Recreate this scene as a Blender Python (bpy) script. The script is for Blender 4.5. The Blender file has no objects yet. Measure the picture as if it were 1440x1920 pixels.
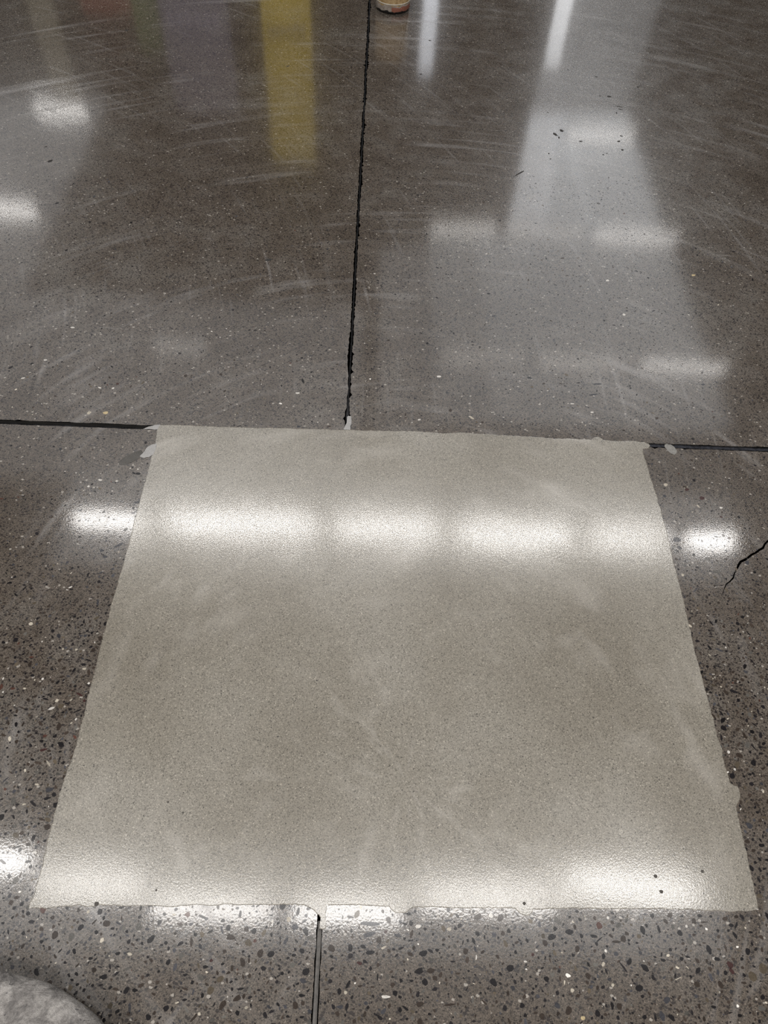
import bpy, bmesh, math, random
import numpy as np
from mathutils import Matrix, Vector

# ------------------------------------------------------------------ camera, world, exposure
C = bpy.context.scene.collection
sc = bpy.context.scene
H_CAM = 1.5
F_PX = 1400.0
# rows: world X, Y, Z axes in camera axes (right, down, forward)
R = np.array([[0.999096, 0.033368, 0.026354],
              [0.012271, -0.819708, 0.572650],
              [0.040711, -0.571809, -0.819376]])
cam_data = bpy.data.cameras.new('camera')
cam_data.sensor_fit = 'VERTICAL'
cam_data.sensor_height = 36.0
cam_data.sensor_width = 27.0
cam_data.lens = 36.0 * F_PX / 1920.0
cam_data.clip_start = 0.02
cam = bpy.data.objects.new('camera', cam_data)
C.objects.link(cam)
M4 = Matrix.Identity(4)
for r in range(3):
    M4[r][0] = R[r][0]
    M4[r][1] = -R[r][1]
    M4[r][2] = -R[r][2]
M4[0][3], M4[1][3], M4[2][3] = 0.0, 0.0, H_CAM
cam.matrix_world = M4
sc.camera = cam

world = bpy.data.worlds.new('world')
sc.world = world
world.use_nodes = True
world.node_tree.nodes['Background'].inputs[0].default_value = (0.9, 0.95, 1.0, 1)
world.node_tree.nodes['Background'].inputs[1].default_value = 0.05
sc.view_settings.view_transform = 'Standard'
sc.view_settings.look = 'None'
sc.view_settings.gamma = 1.0
sc.view_settings.use_curve_mapping = False
sc.view_settings.exposure = 0.0
sc.cycles.use_denoising = False
sc.cycles.max_bounces = 4
sc.cycles.diffuse_bounces = 2
sc.cycles.glossy_bounces = 2
sc.cycles.use_adaptive_sampling = True
sc.cycles.adaptive_threshold = 0.015
sc.cycles.sample_clamp_indirect = 4.0

LAMP_EMIT = 70.0
LAMP_Z = 4.9
LS = (H_CAM + LAMP_Z) / 4.0

rng = random.Random(7)
nrng = np.random.default_rng(11)


def fl(px, py, z=0.0):
    """photo pixel -> point on the horizontal plane at height z"""
    d = R @ np.array([px - 720.0, py - 960.0, F_PX])
    k = (H_CAM - z) / -d[2]
    return (d[0] * k, d[1] * k)


def project(x, y, z=0.0):
    """vectorised world -> photo pixel"""
    v = np.stack([x, y, np.full_like(x, z - H_CAM)], -1) @ R
    return 720 + F_PX * v[:, 0] / v[:, 2], 960 + F_PX * v[:, 1] / v[:, 2]


# ------------------------------------------------------------------ helpers
def link(o, parent=None):
    C.objects.link(o)
    if parent is not None:
        o.parent = parent
    return o


def mesh_obj(name, verts, faces, mat, parent=None, smooth=False):
    me = bpy.data.meshes.new(name)
    me.from_pydata([tuple(v) for v in verts], [], faces)
    me.update()
    if mat:
        me.materials.append(mat)
    if smooth:
        me.polygons.foreach_set('use_smooth', [True] * len(me.polygons))
    return link(bpy.data.objects.new(name, me), parent)


def bm_obj(name, bm, mat, parent=None, smooth=False):
    me = bpy.data.meshes.new(name)
    bm.to_mesh(me)
    bm.free()
    me.materials.append(mat)
    if smooth:
        me.polygons.foreach_set('use_smooth', [True] * len(me.polygons))
    return link(bpy.data.objects.new(name, me), parent)


def box_bm(bm, x0, x1, y0, y1, z0, z1):
    v = [bm.verts.new(p) for p in ((x0, y0, z0), (x1, y0, z0), (x1, y1, z0), (x0, y1, z0),
                                   (x0, y0, z1), (x1, y0, z1), (x1, y1, z1), (x0, y1, z1))]
    for f in ((0, 3, 2, 1), (4, 5, 6, 7), (0, 1, 5, 4), (1, 2, 6, 5), (2, 3, 7, 6), (3, 0, 4, 7)):
        bm.faces.new([v[i] for i in f])


def box(name, x0, x1, y0, y1, z0, z1, mat, parent=None, bevel=0.0):
    bm = bmesh.new()
    box_bm(bm, x0, x1, y0, y1, z0, z1)
    if bevel:
        bmesh.ops.bevel(bm, geom=bm.edges[:], offset=bevel, segments=2, affect='EDGES', profile=0.6)
    return bm_obj(name, bm, mat, parent)


def lathe(name, prof, mat, parent=None, seg=64, smooth=True, center=(0, 0)):
    verts, faces = [], []
    n = len(prof)
    for k in range(seg):
        a = 2 * math.pi * k / seg
        for r, z in prof:
            verts.append((center[0] + r * math.cos(a), center[1] + r * math.sin(a), z))
    for k in range(seg):
        k2 = (k + 1) % seg
        for i in range(n - 1):
            faces.append((k * n + i, k2 * n + i, k2 * n + i + 1, k * n + i + 1))
    return mesh_obj(name, verts, faces, mat, parent, smooth)


def prism(name, outline, z0, z1, mat, parent=None):
    """polygon outline (list of xy, any winding) extruded z0..z1, flat shaded"""
    bm = bmesh.new()
    area = sum(outline[i - 1][0] * outline[i][1] - outline[i][0] * outline[i - 1][1] for i in range(len(outline)))
    if area < 0:
        outline = outline[::-1]
    top = [bm.verts.new((x, y, z1)) for x, y in outline]
    bot = [bm.verts.new((x, y, z0)) for x, y in outline]
    f = bm.faces.new(top)
    n = len(top)
    for i in range(n):
        j = (i + 1) % n
        bm.faces.new((top[i], bot[i], bot[j], top[j]))
    bmesh.ops.triangulate(bm, faces=[f], ngon_method='EAR_CLIP')
    return bm_obj(name, bm, mat, parent)


def glow_face(o, back):
    """only the downward face gives light, the rest of the body is plain"""
    o.data.materials.append(back)
    for f_ in o.data.polygons:
        if f_.normal.z > -0.5:
            f_.material_index = 1
    return o


def empty(name, loc=(0, 0, 0)):
    o = bpy.data.objects.new(name, None)
    o.location = loc
    o.empty_display_size = 0.1
    return link(o)


def tag(o, label=None, cat=None, group=None, kind=None):
    if label: o['label'] = label
    if cat: o['category'] = cat
    if group: o['group'] = group
    if kind: o['kind'] = kind
    return o


def rough_line(p, q, step, amp, chips=0.0, chip=0.006, seed=0):
    """points from p to q (q left out) with a ragged broken-edge jitter"""
    r = random.Random(seed)
    L = math.dist(p, q)
    n = max(1, int(L / step))
    ux, uy = (q[0] - p[0]) / L, (q[1] - p[1]) / L
    out, w = [], 0.0
    for i in range(n):
        t = i / n
        w = 0.75 * w + r.gauss(0, amp * 0.6)
        o = w + r.gauss(0, amp * 0.5)
        if chips and r.random() < chips:
            o += r.choice((1, 1, 0.4)) * chip * r.uniform(0.4, 1.0)
        if i == 0: o = 0
        out.append((p[0] + (q[0] - p[0]) * t - uy * o, p[1] + (q[1] - p[1]) * t + ux * o))
    return out


# ------------------------------------------------------------------ materials
def new_mat(name):
    m = bpy.data.materials.new(name)
    m.use_nodes = True
    nt = m.node_tree
    return m, nt, nt.nodes['Principled BSDF']


class NB:
    """small node-building shorthand"""
    def __init__(self, nt):
        self.nt = nt

    def node(self, t, **kw):
        n = self.nt.nodes.new(t)
        for k, v in kw.items():
            setattr(n, k, v)
        return n

    def put(self, sock, v):
        if isinstance(v, bpy.types.NodeSocket):
            self.nt.links.new(v, sock)
        else:
            sock.default_value = v

    def math(self, op, a, b=0.0, clamp=False):
        n = self.node('ShaderNodeMath', operation=op, use_clamp=clamp)
        self.put(n.inputs[0], a)
        self.put(n.inputs[1], b)
        return n.outputs[0]

    def noise(self, vec, scale, detail=2.0, rough=0.5, dist=0.0):
        n = self.node('ShaderNodeTexNoise')
        self.put(n.inputs['Vector'], vec)
        n.inputs['Scale'].default_value = scale
        n.inputs['Detail'].default_value = detail
        n.inputs['Roughness'].default_value = rough
        n.inputs['Distortion'].default_value = dist
        return n.outputs['Fac']

    def voro(self, vec, scale, rnd=1.0):
        n = self.node('ShaderNodeTexVoronoi', voronoi_dimensions='2D')
        self.put(n.inputs['Vector'], vec)
        n.inputs['Scale'].default_value = scale
        n.inputs['Randomness'].default_value = rnd
        return n.outputs['Distance'], n.outputs['Color']

    def ramp(self, fac, stops, interp='LINEAR'):
        n = self.node('ShaderNodeValToRGB')
        n.color_ramp.interpolation = interp
        el = n.color_ramp.elements
        while len(el) < len(stops): el.new(0.5)
        for e, (p, c) in zip(el, stops):
            e.position = p
            e.color = (c, c, c, 1) if isinstance(c, (int, float)) else (*c, 1)
        self.put(n.inputs[0], fac)
        return n.outputs[0]

    def mix(self, fac, a, b, mode='MIX'):
        n = self.node('ShaderNodeMix', data_type='RGBA', blend_type=mode)
        self.put(n.inputs[0], fac)
        for i, v in ((6, a), (7, b)):
            self.put(n.inputs[i], (*v, 1) if isinstance(v, tuple) and len(v) == 3 else v)
        return n.outputs[2]

    def maprange(self, v, a, b, c, d):
        n = self.node('ShaderNodeMapRange')
        self.put(n.inputs[0], v)
        for i, x in enumerate((a, b, c, d)): n.inputs[i + 1].default_value = x
        return n.outputs[0]

    def bump(self, height, strength, dist, normal=None):
        n = self.node('ShaderNodeBump')
        self.put(n.inputs['Height'], height)
        n.inputs['Strength'].default_value = strength
        n.inputs['Distance'].default_value = dist
        if normal is not None: self.put(n.inputs['Normal'], normal)
        return n.outputs[0]

    def pos(self):
        return self.node('ShaderNodeNewGeometry').outputs['Position']

    def mapping(self, vec, loc=(0, 0, 0), rot=(0, 0, 0), scale=(1, 1, 1)):
        n = self.node('ShaderNodeMapping')
        self.put(n.inputs[0], vec)
        n.inputs[1].default_value = loc
        n.inputs[2].default_value = rot
        n.inputs[3].default_value = scale
        return n.outputs[0]


def swirl(b, pos, cx, cy, r_scale, a_scale, noise_scale):
    """noise stretched along arcs round (cx, cy): the sweep marks of a polishing machine"""
    sep = b.node('ShaderNodeSeparateXYZ')
    b.put(sep.inputs[0], b.mapping(pos, loc=(-cx, -cy, 0)))
    x, y = sep.outputs[0], sep.outputs[1]
    r = b.math('SQRT', b.math('ADD', b.math('MULTIPLY', x, x), b.math('MULTIPLY', y, y)))
    a = b.math('ARCTAN2', y, x)
    comb = b.node('ShaderNodeCombineXYZ')
    b.put(comb.inputs[0], b.math('MULTIPLY', r, r_scale))
    b.put(comb.inputs[1], b.math('MULTIPLY', a, a_scale))
    return b.noise(comb.outputs[0], noise_scale, 2.0, 0.55)


def finish(p, col, rough, normal=None, ior=1.55, coat=0.0, coat_rough=0.1, b=None, spec=0.5):
    p.inputs['Specular IOR Level'].default_value = spec
    for key, v in (('Base Color', col), ('Roughness', rough)):
        b.put(p.inputs[key], v)
    p.inputs['IOR'].default_value = ior
    p.inputs['Coat Weight'].default_value = coat
    p.inputs['Coat Roughness'].default_value = coat_rough
    if normal is not None:
        b.put(p.inputs['Normal'], normal)


SLAB_ROUGH, SLAB_IOR = 0.27, 1.5
SLAB_COAT, SLAB_COAT_R = 0.9, 0.075


def mat_slab():
    m, nt, p = new_mat('polished_concrete')
    b = NB(nt)
    pos = b.pos()
    big = b.noise(pos, 1.3, 3.0, 0.55)
    mid = b.noise(pos, 9.0, 2.0, 0.6)
    base = b.ramp(b.math('ADD', b.math('MULTIPLY', big, 0.6), b.math('MULTIPLY', mid, 0.4)),
                  [(0.34, (0.060, 0.048, 0.038)), (0.5, (0.078, 0.064, 0.052)), (0.66, (0.102, 0.090, 0.078))])
    # sand grains, about 3 mm
    d1, c1 = b.voro(pos, 600.0)
    s1 = b.node('ShaderNodeSeparateColor'); b.put(s1.inputs[0], c1)
    tone = b.ramp(s1.outputs[0], [(0.0, 0.30), (0.12, 0.65), (0.32, 0.92), (0.66, 1.12), (0.90, 1.4), (0.985, 2.1)], 'CONSTANT')
    grain = b.mix(1.0, base, tone, 'MULTIPLY')
    # coarser grit, about 6 mm, dark or pale
    d2, c2 = b.voro(b.mapping(pos, rot=(0, 0, 0.5), scale=(1.0, 1.25, 1)), 150.0)
    s2 = b.node('ShaderNodeSeparateColor'); b.put(s2.inputs[0], c2)
    in2 = b.math('LESS_THAN', d2, b.math('MULTIPLY', s2.outputs[1], 0.55))
    dark2 = b.math('MULTIPLY', in2, b.math('LESS_THAN', s2.outputs[0], 0.42))
    pale2 = b.math('MULTIPLY', in2, b.math('GREATER_THAN', s2.outputs[0], 0.975))
    col = b.mix(b.math('MULTIPLY', dark2, 0.92), grain, (0.018, 0.014, 0.013))
    col = b.mix(b.math('MULTIPLY', pale2, 0.5), col, (0.42, 0.39, 0.35))
    # worn, dusty arcs and blotches
    arcs = swirl(b, pos, 0.15, 0.6, 12.0, 1.6, 2.2)
    arcs2 = swirl(b, pos, -2.3, 1.4, 22.0, 3.0, 2.0)
    streak = b.math('ADD', b.ramp(arcs, [(0.54, 0.0), (0.78, 1.0)]), b.ramp(arcs2, [(0.58, 0.0), (0.78, 0.8)]), clamp=True)
    blotch = b.ramp(b.noise(pos, 2.1, 4.0, 0.62, 0.3), [(0.42, 0.0), (0.60, 1.0)])
    scr = b.noise(b.mapping(pos, rot=(0, 0, 0.35), scale=(6.0, 60.0, 1)), 1.0, 3.0, 0.6)
    scratch = b.ramp(scr, [(0.66, 0.0), (0.74, 1.0)])
    dust = b.math('MULTIPLY', b.math('ADD', b.math('MULTIPLY', streak, 0.75), b.math('MULTIPLY', scratch, 0.45), clamp=True), blotch)
    col = b.mix(b.math('MULTIPLY', dust, 0.55), col, (0.25, 0.24, 0.235))
    rough = b.math('ADD', b.maprange(mid, 0.3, 0.7, SLAB_ROUGH - 0.05, SLAB_ROUGH + 0.05), b.math('MULTIPLY', dust, 0.12))
    h = b.math('ADD', b.math('MULTIPLY', b.noise(pos, 3.0, 1.0, 0.5), 0.0006), b.math('MULTIPLY', b.noise(pos, 260.0, 1.0, 0.5), 0.00004))
    nrm = b.bump(h, 1.0, 1.0)
    finish(p, col, rough, nrm, SLAB_IOR, SLAB_COAT, SLAB_COAT_R, b, 0.3)
    b.put(p.inputs['Coat Normal'], nrm)
    b.put(p.inputs['Coat Roughness'], b.math('ADD', SLAB_COAT_R, b.math('MULTIPLY', dust, 0.10)))
    return m


def mat_patch():
    m, nt, p = new_mat('patch_mortar')
    b = NB(nt)
    pos = b.pos()
    big = b.noise(pos, 2.2, 4.0, 0.55)
    base = b.ramp(big, [(0.35, (0.166, 0.150, 0.124)), (0.5, (0.198, 0.182, 0.154)), (0.66, (0.232, 0.217, 0.190))])
    d1, c1 = b.voro(pos, 560.0)
    s1 = b.node('ShaderNodeSeparateColor'); b.put(s1.inputs[0], c1)
    tone = b.ramp(s1.outputs[0], [(0.0, 0.55), (0.10, 0.8), (0.3, 0.95), (0.72, 1.08), (0.93, 1.3), (0.985, 1.7)], 'CONSTANT')
    fine = b.noise(pos, 800.0, 1.0, 0.6)
    col = b.mix(1.0, base, tone, 'MULTIPLY')
    col = b.mix(1.0, col, b.ramp(fine, [(0.3, 0.88), (0.7, 1.12)]), 'MULTIPLY')
    d2, c2 = b.voro(pos, 45.0)
    s2 = b.node('ShaderNodeSeparateColor'); b.put(s2.inputs[0], c2)
    pin = b.math('MULTIPLY', b.math('LESS_THAN', d2, 0.06), b.math('LESS_THAN', s2.outputs[0], 0.22))
    col = b.mix(b.math('MULTIPLY', pin, 0.85), col, (0.035, 0.033, 0.03))
    arcs = swirl(b, pos, 0.1, 0.4, 7.0, 2.0, 2.0)
    streak = b.math('MULTIPLY', b.ramp(arcs, [(0.5, 0.0), (0.72, 1.0)]), b.ramp(b.noise(pos, 3.0, 3.0), [(0.42, 0.0), (0.65, 1.0)]))
    col = b.mix(b.math('MULTIPLY', streak, 0.5), col, (0.36, 0.34, 0.31))
    h = b.math('ADD', b.math('MULTIPLY', b.noise(pos, 2.4, 1.0, 0.4), 0.0018), b.math('MULTIPLY', b.noise(pos, 300.0, 1.0, 0.6), 0.00006))
    nrm = b.bump(h, 1.0, 1.0)
    rough = b.maprange(b.noise(pos, 5.0, 3.0), 0.3, 0.7, 0.27, 0.34)
    finish(p, col, rough, nrm, 1.5, 0.9, 0.12, b, 0.3)
    b.put(p.inputs['Coat Normal'], nrm)
    return m


def mat_plain(name, col, rough=0.5, var=0.0, scale=30.0, bump=0.0, metal=0.0, ior=1.5, coat=0.0, coat_r=0.1):
    m, nt, p = new_mat(name)
    b = NB(nt)
    pos = b.pos()
    n = b.noise(pos, scale, 4.0, 0.6)
    c = b.mix(1.0, col, b.ramp(n, [(0.3, 1.0 - var), (0.7, 1.0 + var)]), 'MULTIPLY')
    nrm = b.bump(n, bump, 0.002) if bump else None
    finish(p, c, rough, nrm, ior, coat, coat_r, b)
    p.inputs['Metallic'].default_value = metal
    return m


def mat_stone(name, col):
    m, nt, p = new_mat(name)
    b = NB(nt)
    n = b.noise(b.pos(), 300.0, 3.0, 0.6)
    c = b.mix(1.0, col, b.ramp(n, [(0.3, 0.75), (0.7, 1.3)]), 'MULTIPLY')
    finish(p, c, 0.3, None, SLAB_IOR, 0.45, 0.10, b, 0.08)
    return m


def mat_grit():
    m, nt, p = new_mat('grit')
    b = NB(nt)
    a = b.node('ShaderNodeAttribute', attribute_name='stone_colour')
    n = b.noise(b.pos(), 500.0, 2.0, 0.6)
    c = b.mix(1.0, a.outputs['Color'], b.ramp(n, [(0.3, 0.8), (0.7, 1.25)]), 'MULTIPLY')
    finish(p, c, 0.3, None, SLAB_IOR, 0.45, 0.10, b, 0.08)
    return m


def mat_emit(name, col, strength, sampling='FRONT'):
    m, nt, p = new_mat(name)
    m.cycles.emission_sampling = sampling
    p.inputs['Base Color'].default_value = (0.8, 0.8, 0.8, 1)
    p.inputs['Emission Color'].default_value = (*col, 1)
    p.inputs['Emission Strength'].default_value = strength
    return m


M_SLAB = mat_slab()
M_PATCH = mat_patch()
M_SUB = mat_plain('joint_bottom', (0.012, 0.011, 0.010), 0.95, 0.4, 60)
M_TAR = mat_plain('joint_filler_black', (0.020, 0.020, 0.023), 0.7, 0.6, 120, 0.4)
M_SLATE = mat_plain('joint_filler_slate', (0.020, 0.021, 0.026), 0.85, 0.7, 90, 0.4, ior=1.25)
M_GREYFILL = mat_plain('joint_filler_grey', (0.07, 0.065, 0.06), 0.6, 0.35, 110, 0.3)
M_GROUT = mat_plain('pale_grout', (0.23, 0.225, 0.22), 0.4, 0.12, 60, 0.1, 0, 1.5, 0.4, 0.2)
M_FILM = mat_plain('grey_grout_film', (0.062, 0.058, 0.053), 0.5, 0.25, 40, 0.1, 0, 1.3, 0.2, 0.2)
M_BLOB = mat_plain('grey_grout_blob', (0.16, 0.155, 0.145), 0.5, 0.25, 90, 0.2, 0, 1.4, 0.3, 0.2)
M_PIT = mat_plain('pit', (0.02, 0.018, 0.017), 0.9, 0.4, 300)

# ------------------------------------------------------------------ floor
JX = -0.054          # the joint running away from the camera
JY = 1.294           # the joint running across
JWX, JWY = 0.0055, 0.0075
XL, XR, YN, YF = -10.0, 10.0, -6.0, 16.0

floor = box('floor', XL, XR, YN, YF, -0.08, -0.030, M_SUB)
tag(floor, 'dark polished concrete floor slabs with speckled aggregate around the pale patch', 'floor', kind='structure')

V0, V1 = -0.15, 5.0     # stretch of the long joint in view
U0, U1 = -1.4, 1.6      # stretch of the cross joint in view

def along_x(x0, x1, y, step, amp, chips, seed):
    return rough_line((x0, y), (x1, y), step, amp, chips, 0.006, seed)

def along_y(x, y0, y1, step, amp, chips, seed, chip=0.006):
    return rough_line((x, y0), (x, y1), step, amp, chips, chip, seed)

# far left slab (goes round counter-clockwise; chips bite into the slab = to the left of travel)
o = [(XL, YF), (XL, JY + JWY), (U0, JY + JWY)]
o += along_x(U0, JX - JWX, JY + JWY, 0.010, 0.0006, 0.02, 1)
o += along_y(JX - JWX, JY + JWY, V1, 0.008, 0.0012, 0.04, 2, 0.009)
o += [(JX - JWX, V1), (JX - JWX, YF)]
slab_fl = prism('concrete_slab', o, -0.030, 0.0, M_SLAB, floor)
# far right slab
o = [(JX + JWX, YF), (JX + JWX, V1)]
o += along_y(JX + JWX, V1, JY + JWY, 0.008, 0.0012, 0.04, 3, 0.008)
o += along_x(JX + JWX, U1, JY + JWY, 0.010, 0.0006, 0.02, 4)
o += [(U1, JY + JWY), (XR, JY + JWY), (XR, YF)]
slab_fr = prism('concrete_slab', o, -0.030, 0.0, M_SLAB, floor)
# near left slab
o = [(XL, YN), (JX - JWX, YN), (JX - JWX, V0)]
o += along_y(JX - JWX, V0, JY - JWY, 0.008, 0.0006, 0.02, 5)
o += along_x(JX - JWX, U0, JY - JWY, 0.010, 0.0006, 0.02, 6)
o += [(U0, JY - JWY), (XL, JY - JWY)]
slab_nl = prism('concrete_slab', o, -0.030, 0.0, M_SLAB, floor)
# near right slab, split part of the way by a real crack
crack_px = [(1352, 1118), (1356, 1110), (1359, 1101), (1362, 1095), (1369, 1090), (1375, 1083), (1377, 1075), (1382, 1066), (1385, 1059),
            (1389, 1053), (1396, 1050), (1402, 1046), (1409, 1040), (1416, 1037), (1424, 1031), (1431, 1027), (1434, 1020), (1440, 1014),
            (1452, 1004), (1470, 994), (1500, 985)]
cr = [fl(*p) for p in crack_px]
cr += [(cr[-1][0] + 0.3, cr[-1][1] + 0.11), (cr[-1][0] + 0.9, cr[-1][1] + 0.16), (3.5, cr[-1][1] + 0.25), (XR, cr[-1][1] + 0.1)]
crr = random.Random(5)
lo, hi = [], []
for i, (x, y) in enumerate(cr):
    w = 0.0019 * min(1.0, i / 9) * crr.uniform(0.75, 1.25) + (0.0003 if i else 0)
    lo.append((x + w * 0.7, y - w)); hi.append((x - w * 0.7, y + w))
o = [(JX + JWX, YN), (XR, YN)]
o += lo[::-1] + hi[1:]
o += [(XR, JY - JWY), (U1, JY - JWY)]
o += along_x(U1, JX + JWX, JY - JWY, 0.010, 0.0006, 0.02, 7)
o += along_y(JX + JWX, JY - JWY, V0, 0.008, 0.0006, 0.02, 8)
o += [(JX + JWX, V0)]
slab_nr = prism('concrete_slab', o, -0.030, 0.0, M_SLAB, floor)

# side faces in the joints and crack take the dark joint-bottom material
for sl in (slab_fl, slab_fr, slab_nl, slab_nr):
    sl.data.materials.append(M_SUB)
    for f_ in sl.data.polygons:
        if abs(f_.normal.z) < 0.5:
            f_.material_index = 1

# joint fillers
def strip(name, x0, x1, y0, y1, z, mat, amp, seed, wave=0.25):
    """filler ribbon with an uneven top, depth to the joint bottom"""
    r = random.Random(seed)
    long_x = (x1 - x0) > (y1 - y0)
    L = (x1 - x0) if long_x else (y1 - y0)
    n = max(4, int(L / 0.02))
    verts, faces = [], []
    for i in range(n + 1):
        t = i / n
        for k in range(4):
            f = (0.0, 0.3, 0.7, 1.0)[k]
            zz = z + r.uniform(-amp, amp) - (amp * 2 if k in (0, 3) else 0)
            verts.append((x0 + L * t, y0 + (y1 - y0) * f, zz) if long_x else (x0 + (x1 - x0) * f, y0 + L * t, zz))
    for i in range(n):
        for k in range(3):
            a, b_ = i * 4 + k, (i + 1) * 4 + k
            faces.append((a, b_, b_ + 1, a + 1) if long_x else (a, a + 1, b_ + 1, b_))
    return mesh_obj(name, verts, faces, mat, floor)

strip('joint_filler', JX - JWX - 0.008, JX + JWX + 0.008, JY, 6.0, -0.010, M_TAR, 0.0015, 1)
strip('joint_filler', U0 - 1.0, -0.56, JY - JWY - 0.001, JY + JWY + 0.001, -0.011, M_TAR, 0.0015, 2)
strip('joint_filler', 0.70, U1 + 1.0, JY - JWY - 0.001, JY + JWY + 0.001, -0.0025, M_SLATE, 0.0007, 3)
strip('joint_filler', JX - JWX - 0.0015, JX + JWX - 0.0020, -1.0, 0.162, -0.0015, M_GREYFILL, 0.0004, 4)
for i, (a, b_) in enumerate((((60, 796), (110, 799)), ((118, 797), (160, 800)), ((18, 795), (48, 794)))):
    pa, pb = fl(*a), fl(*b_)
    r = random.Random(i)
    pts = [(pa[0] + (pb[0] - pa[0]) * t, pa[1] + (pb[1] - pa[1]) * t - 0.002 + r.uniform(-.0008, .0008)) for t in (0, .3, .6, 1)]
    pts += [(x, y + 0.0035 * r.uniform(.5, 1)) for x, y in pts[::-1]]
    prism('grout_crumb', pts, -0.011, -0.006, M_BLOB, floor)

# ------------------------------------------------------------------ the pale repair patch
patch = empty('floor_patch', (0.09, 0.74, 0.0))
tag(patch, 'large pale beige rectangular mortar patch troweled over the concrete floor joint', 'floor patch')
top_px = [(300, 797), (330, 797), (420, 800.5), (520, 803), (600, 805), (655, 806), (705, 808), (760, 808.5), (800, 810), (830, 813), (862, 811),
          (960, 817), (1020, 821), (1060, 822.5), (1108, 825), (1117, 819.5), (1124, 820), (1131, 825), (1150, 827), (1196, 828), (1208, 829),
          (1216, 832), (1219, 836), (1216, 840), (1209, 841), (1205, 842)]
right_px = [(1208, 856), (1212, 868), (1217, 888), (1225, 912), (1234, 940), (1240, 962), (1248, 990), (1252, 1002), (1257, 1028), (1262, 1050), (1270, 1080),
            (1282, 1130), (1294, 1180), (1304, 1228), (1318, 1280), (1333, 1335), (1347, 1386), (1353, 1402), (1358, 1430), (1366, 1458), (1368, 1468), (1376, 1473),
            (1383, 1475), (1387, 1486), (1388, 1494), (1382, 1507), (1381, 1520), (1386, 1542), (1392, 1566), (1399, 1594), (1404, 1620), (1412, 1654), (1418, 1684),
            (1422, 1706)]
bottom_px = [(1400, 1709), (1370, 1710), (1340, 1707), (1300, 1706), (1200, 1704), (1100, 1703), (1040, 1703), (1000, 1704), (998, 1711), (991, 1717), (981, 1716), (973, 1711), (966, 1704),
             (900, 1703), (840, 1702), (775, 1701), (767, 1706), (760, 1712), (742, 1712), (734, 1706), (729, 1699), (690, 1698), (650, 1697), (613, 1696.5), (611, 1712), (611, 1728), (610.5, 1741),
             (605, 1743), (599, 1741), (600.5, 1728), (598, 1716), (590, 1708), (577, 1700), (570, 1697), (520, 1697), (440, 1697), (380, 1697), (340, 1698), (325, 1701), (300, 1699), (250, 1698), (190, 1697),
             (170, 1700), (140, 1698), (110, 1700), (85, 1704), (54, 1703)]
left_px = [(55, 1694), (63, 1680), (70, 1655), (77, 1630), (82, 1608), (87, 1587), (100, 1536), (113, 1484), (125, 1449), (137, 1416), (144, 1395), (162, 1318), (180, 1250),
           (192, 1198), (205, 1150), (213, 1120), (226, 1075), (240, 1027), (249, 990), (258, 955), (273, 900), (281, 872), (287, 850), (291, 832), (294, 815), (295, 806), (297, 801)]
outline = []
allp = [fl(*p) for p in top_px + right_px + bottom_px + left_px]
for i in range(len(allp)):
    p, q = allp[i], allp[(i + 1) % len(allp)]
    if math.dist(p, q) > 0.006:
        outline += rough_line(p, q, 0.005, 0.0007, 0.03, -0.002, 100 + i)
    else:
        outline.append(p)
ox, oy = patch.location.x, patch.location.y

# body: ragged foot on the floor, thin feathered rim rising to the flat top
def inset(poly, d):
    n = len(poly)
    out = []
    s = 1.0 if sum(poly[i - 1][0] * poly[i][1] - poly[i][0] * poly[i - 1][1] for i in range(n)) > 0 else -1.0
    for i in range(n):
        a, c = poly[i - 2], poly[(i + 2) % n]
        tx, ty = c[0] - a[0], c[1] - a[1]
        l = math.hypot(tx, ty) or 1
        out.append((poly[i][0] - s * ty / l * d, poly[i][1] + s * tx / l * d))
    return out

bm = bmesh.new()
rings = [(outline, -0.001), (outline, 0.0003), (inset(outline, 0.0012), 0.0005)]
vr = [[bm.verts.new((x - ox, y - oy, z)) for x, y in ring] for ring, z in rings]
n = len(outline)
for a, b_ in zip(vr, vr[1:]):
    for i in range(n):
        j = (i + 1) % n
        bm.faces.new((a[i], a[j], b_[j], b_[i]))
f = bm.faces.new(vr[-1])
bmesh.ops.triangulate(bm, faces=[f], ngon_method='BEAUTY')
bmesh.ops.recalc_face_normals(bm, faces=bm.faces)
body = bm_obj('mortar_body', bm, M_PATCH, patch)

def smear(name, px, h, mat, parent=patch, label=None, seed=0):
    pts = [fl(*p) for p in px]
    full = []
    for i in range(len(pts)):
        q = pts[(i + 1) % len(pts)]
        full += rough_line(pts[i], q, 0.004, 0.0004, 0, 0, seed + i) if math.dist(pts[i], q) > 0.005 else [pts[i]]
    o_ = prism(name, [(x - ox, y - oy) for x, y in full] if parent is patch else full, -0.012 if mat is M_GROUT else -0.001, h, mat, parent)
    if label: o_['label'] = label
    return o_

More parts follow.
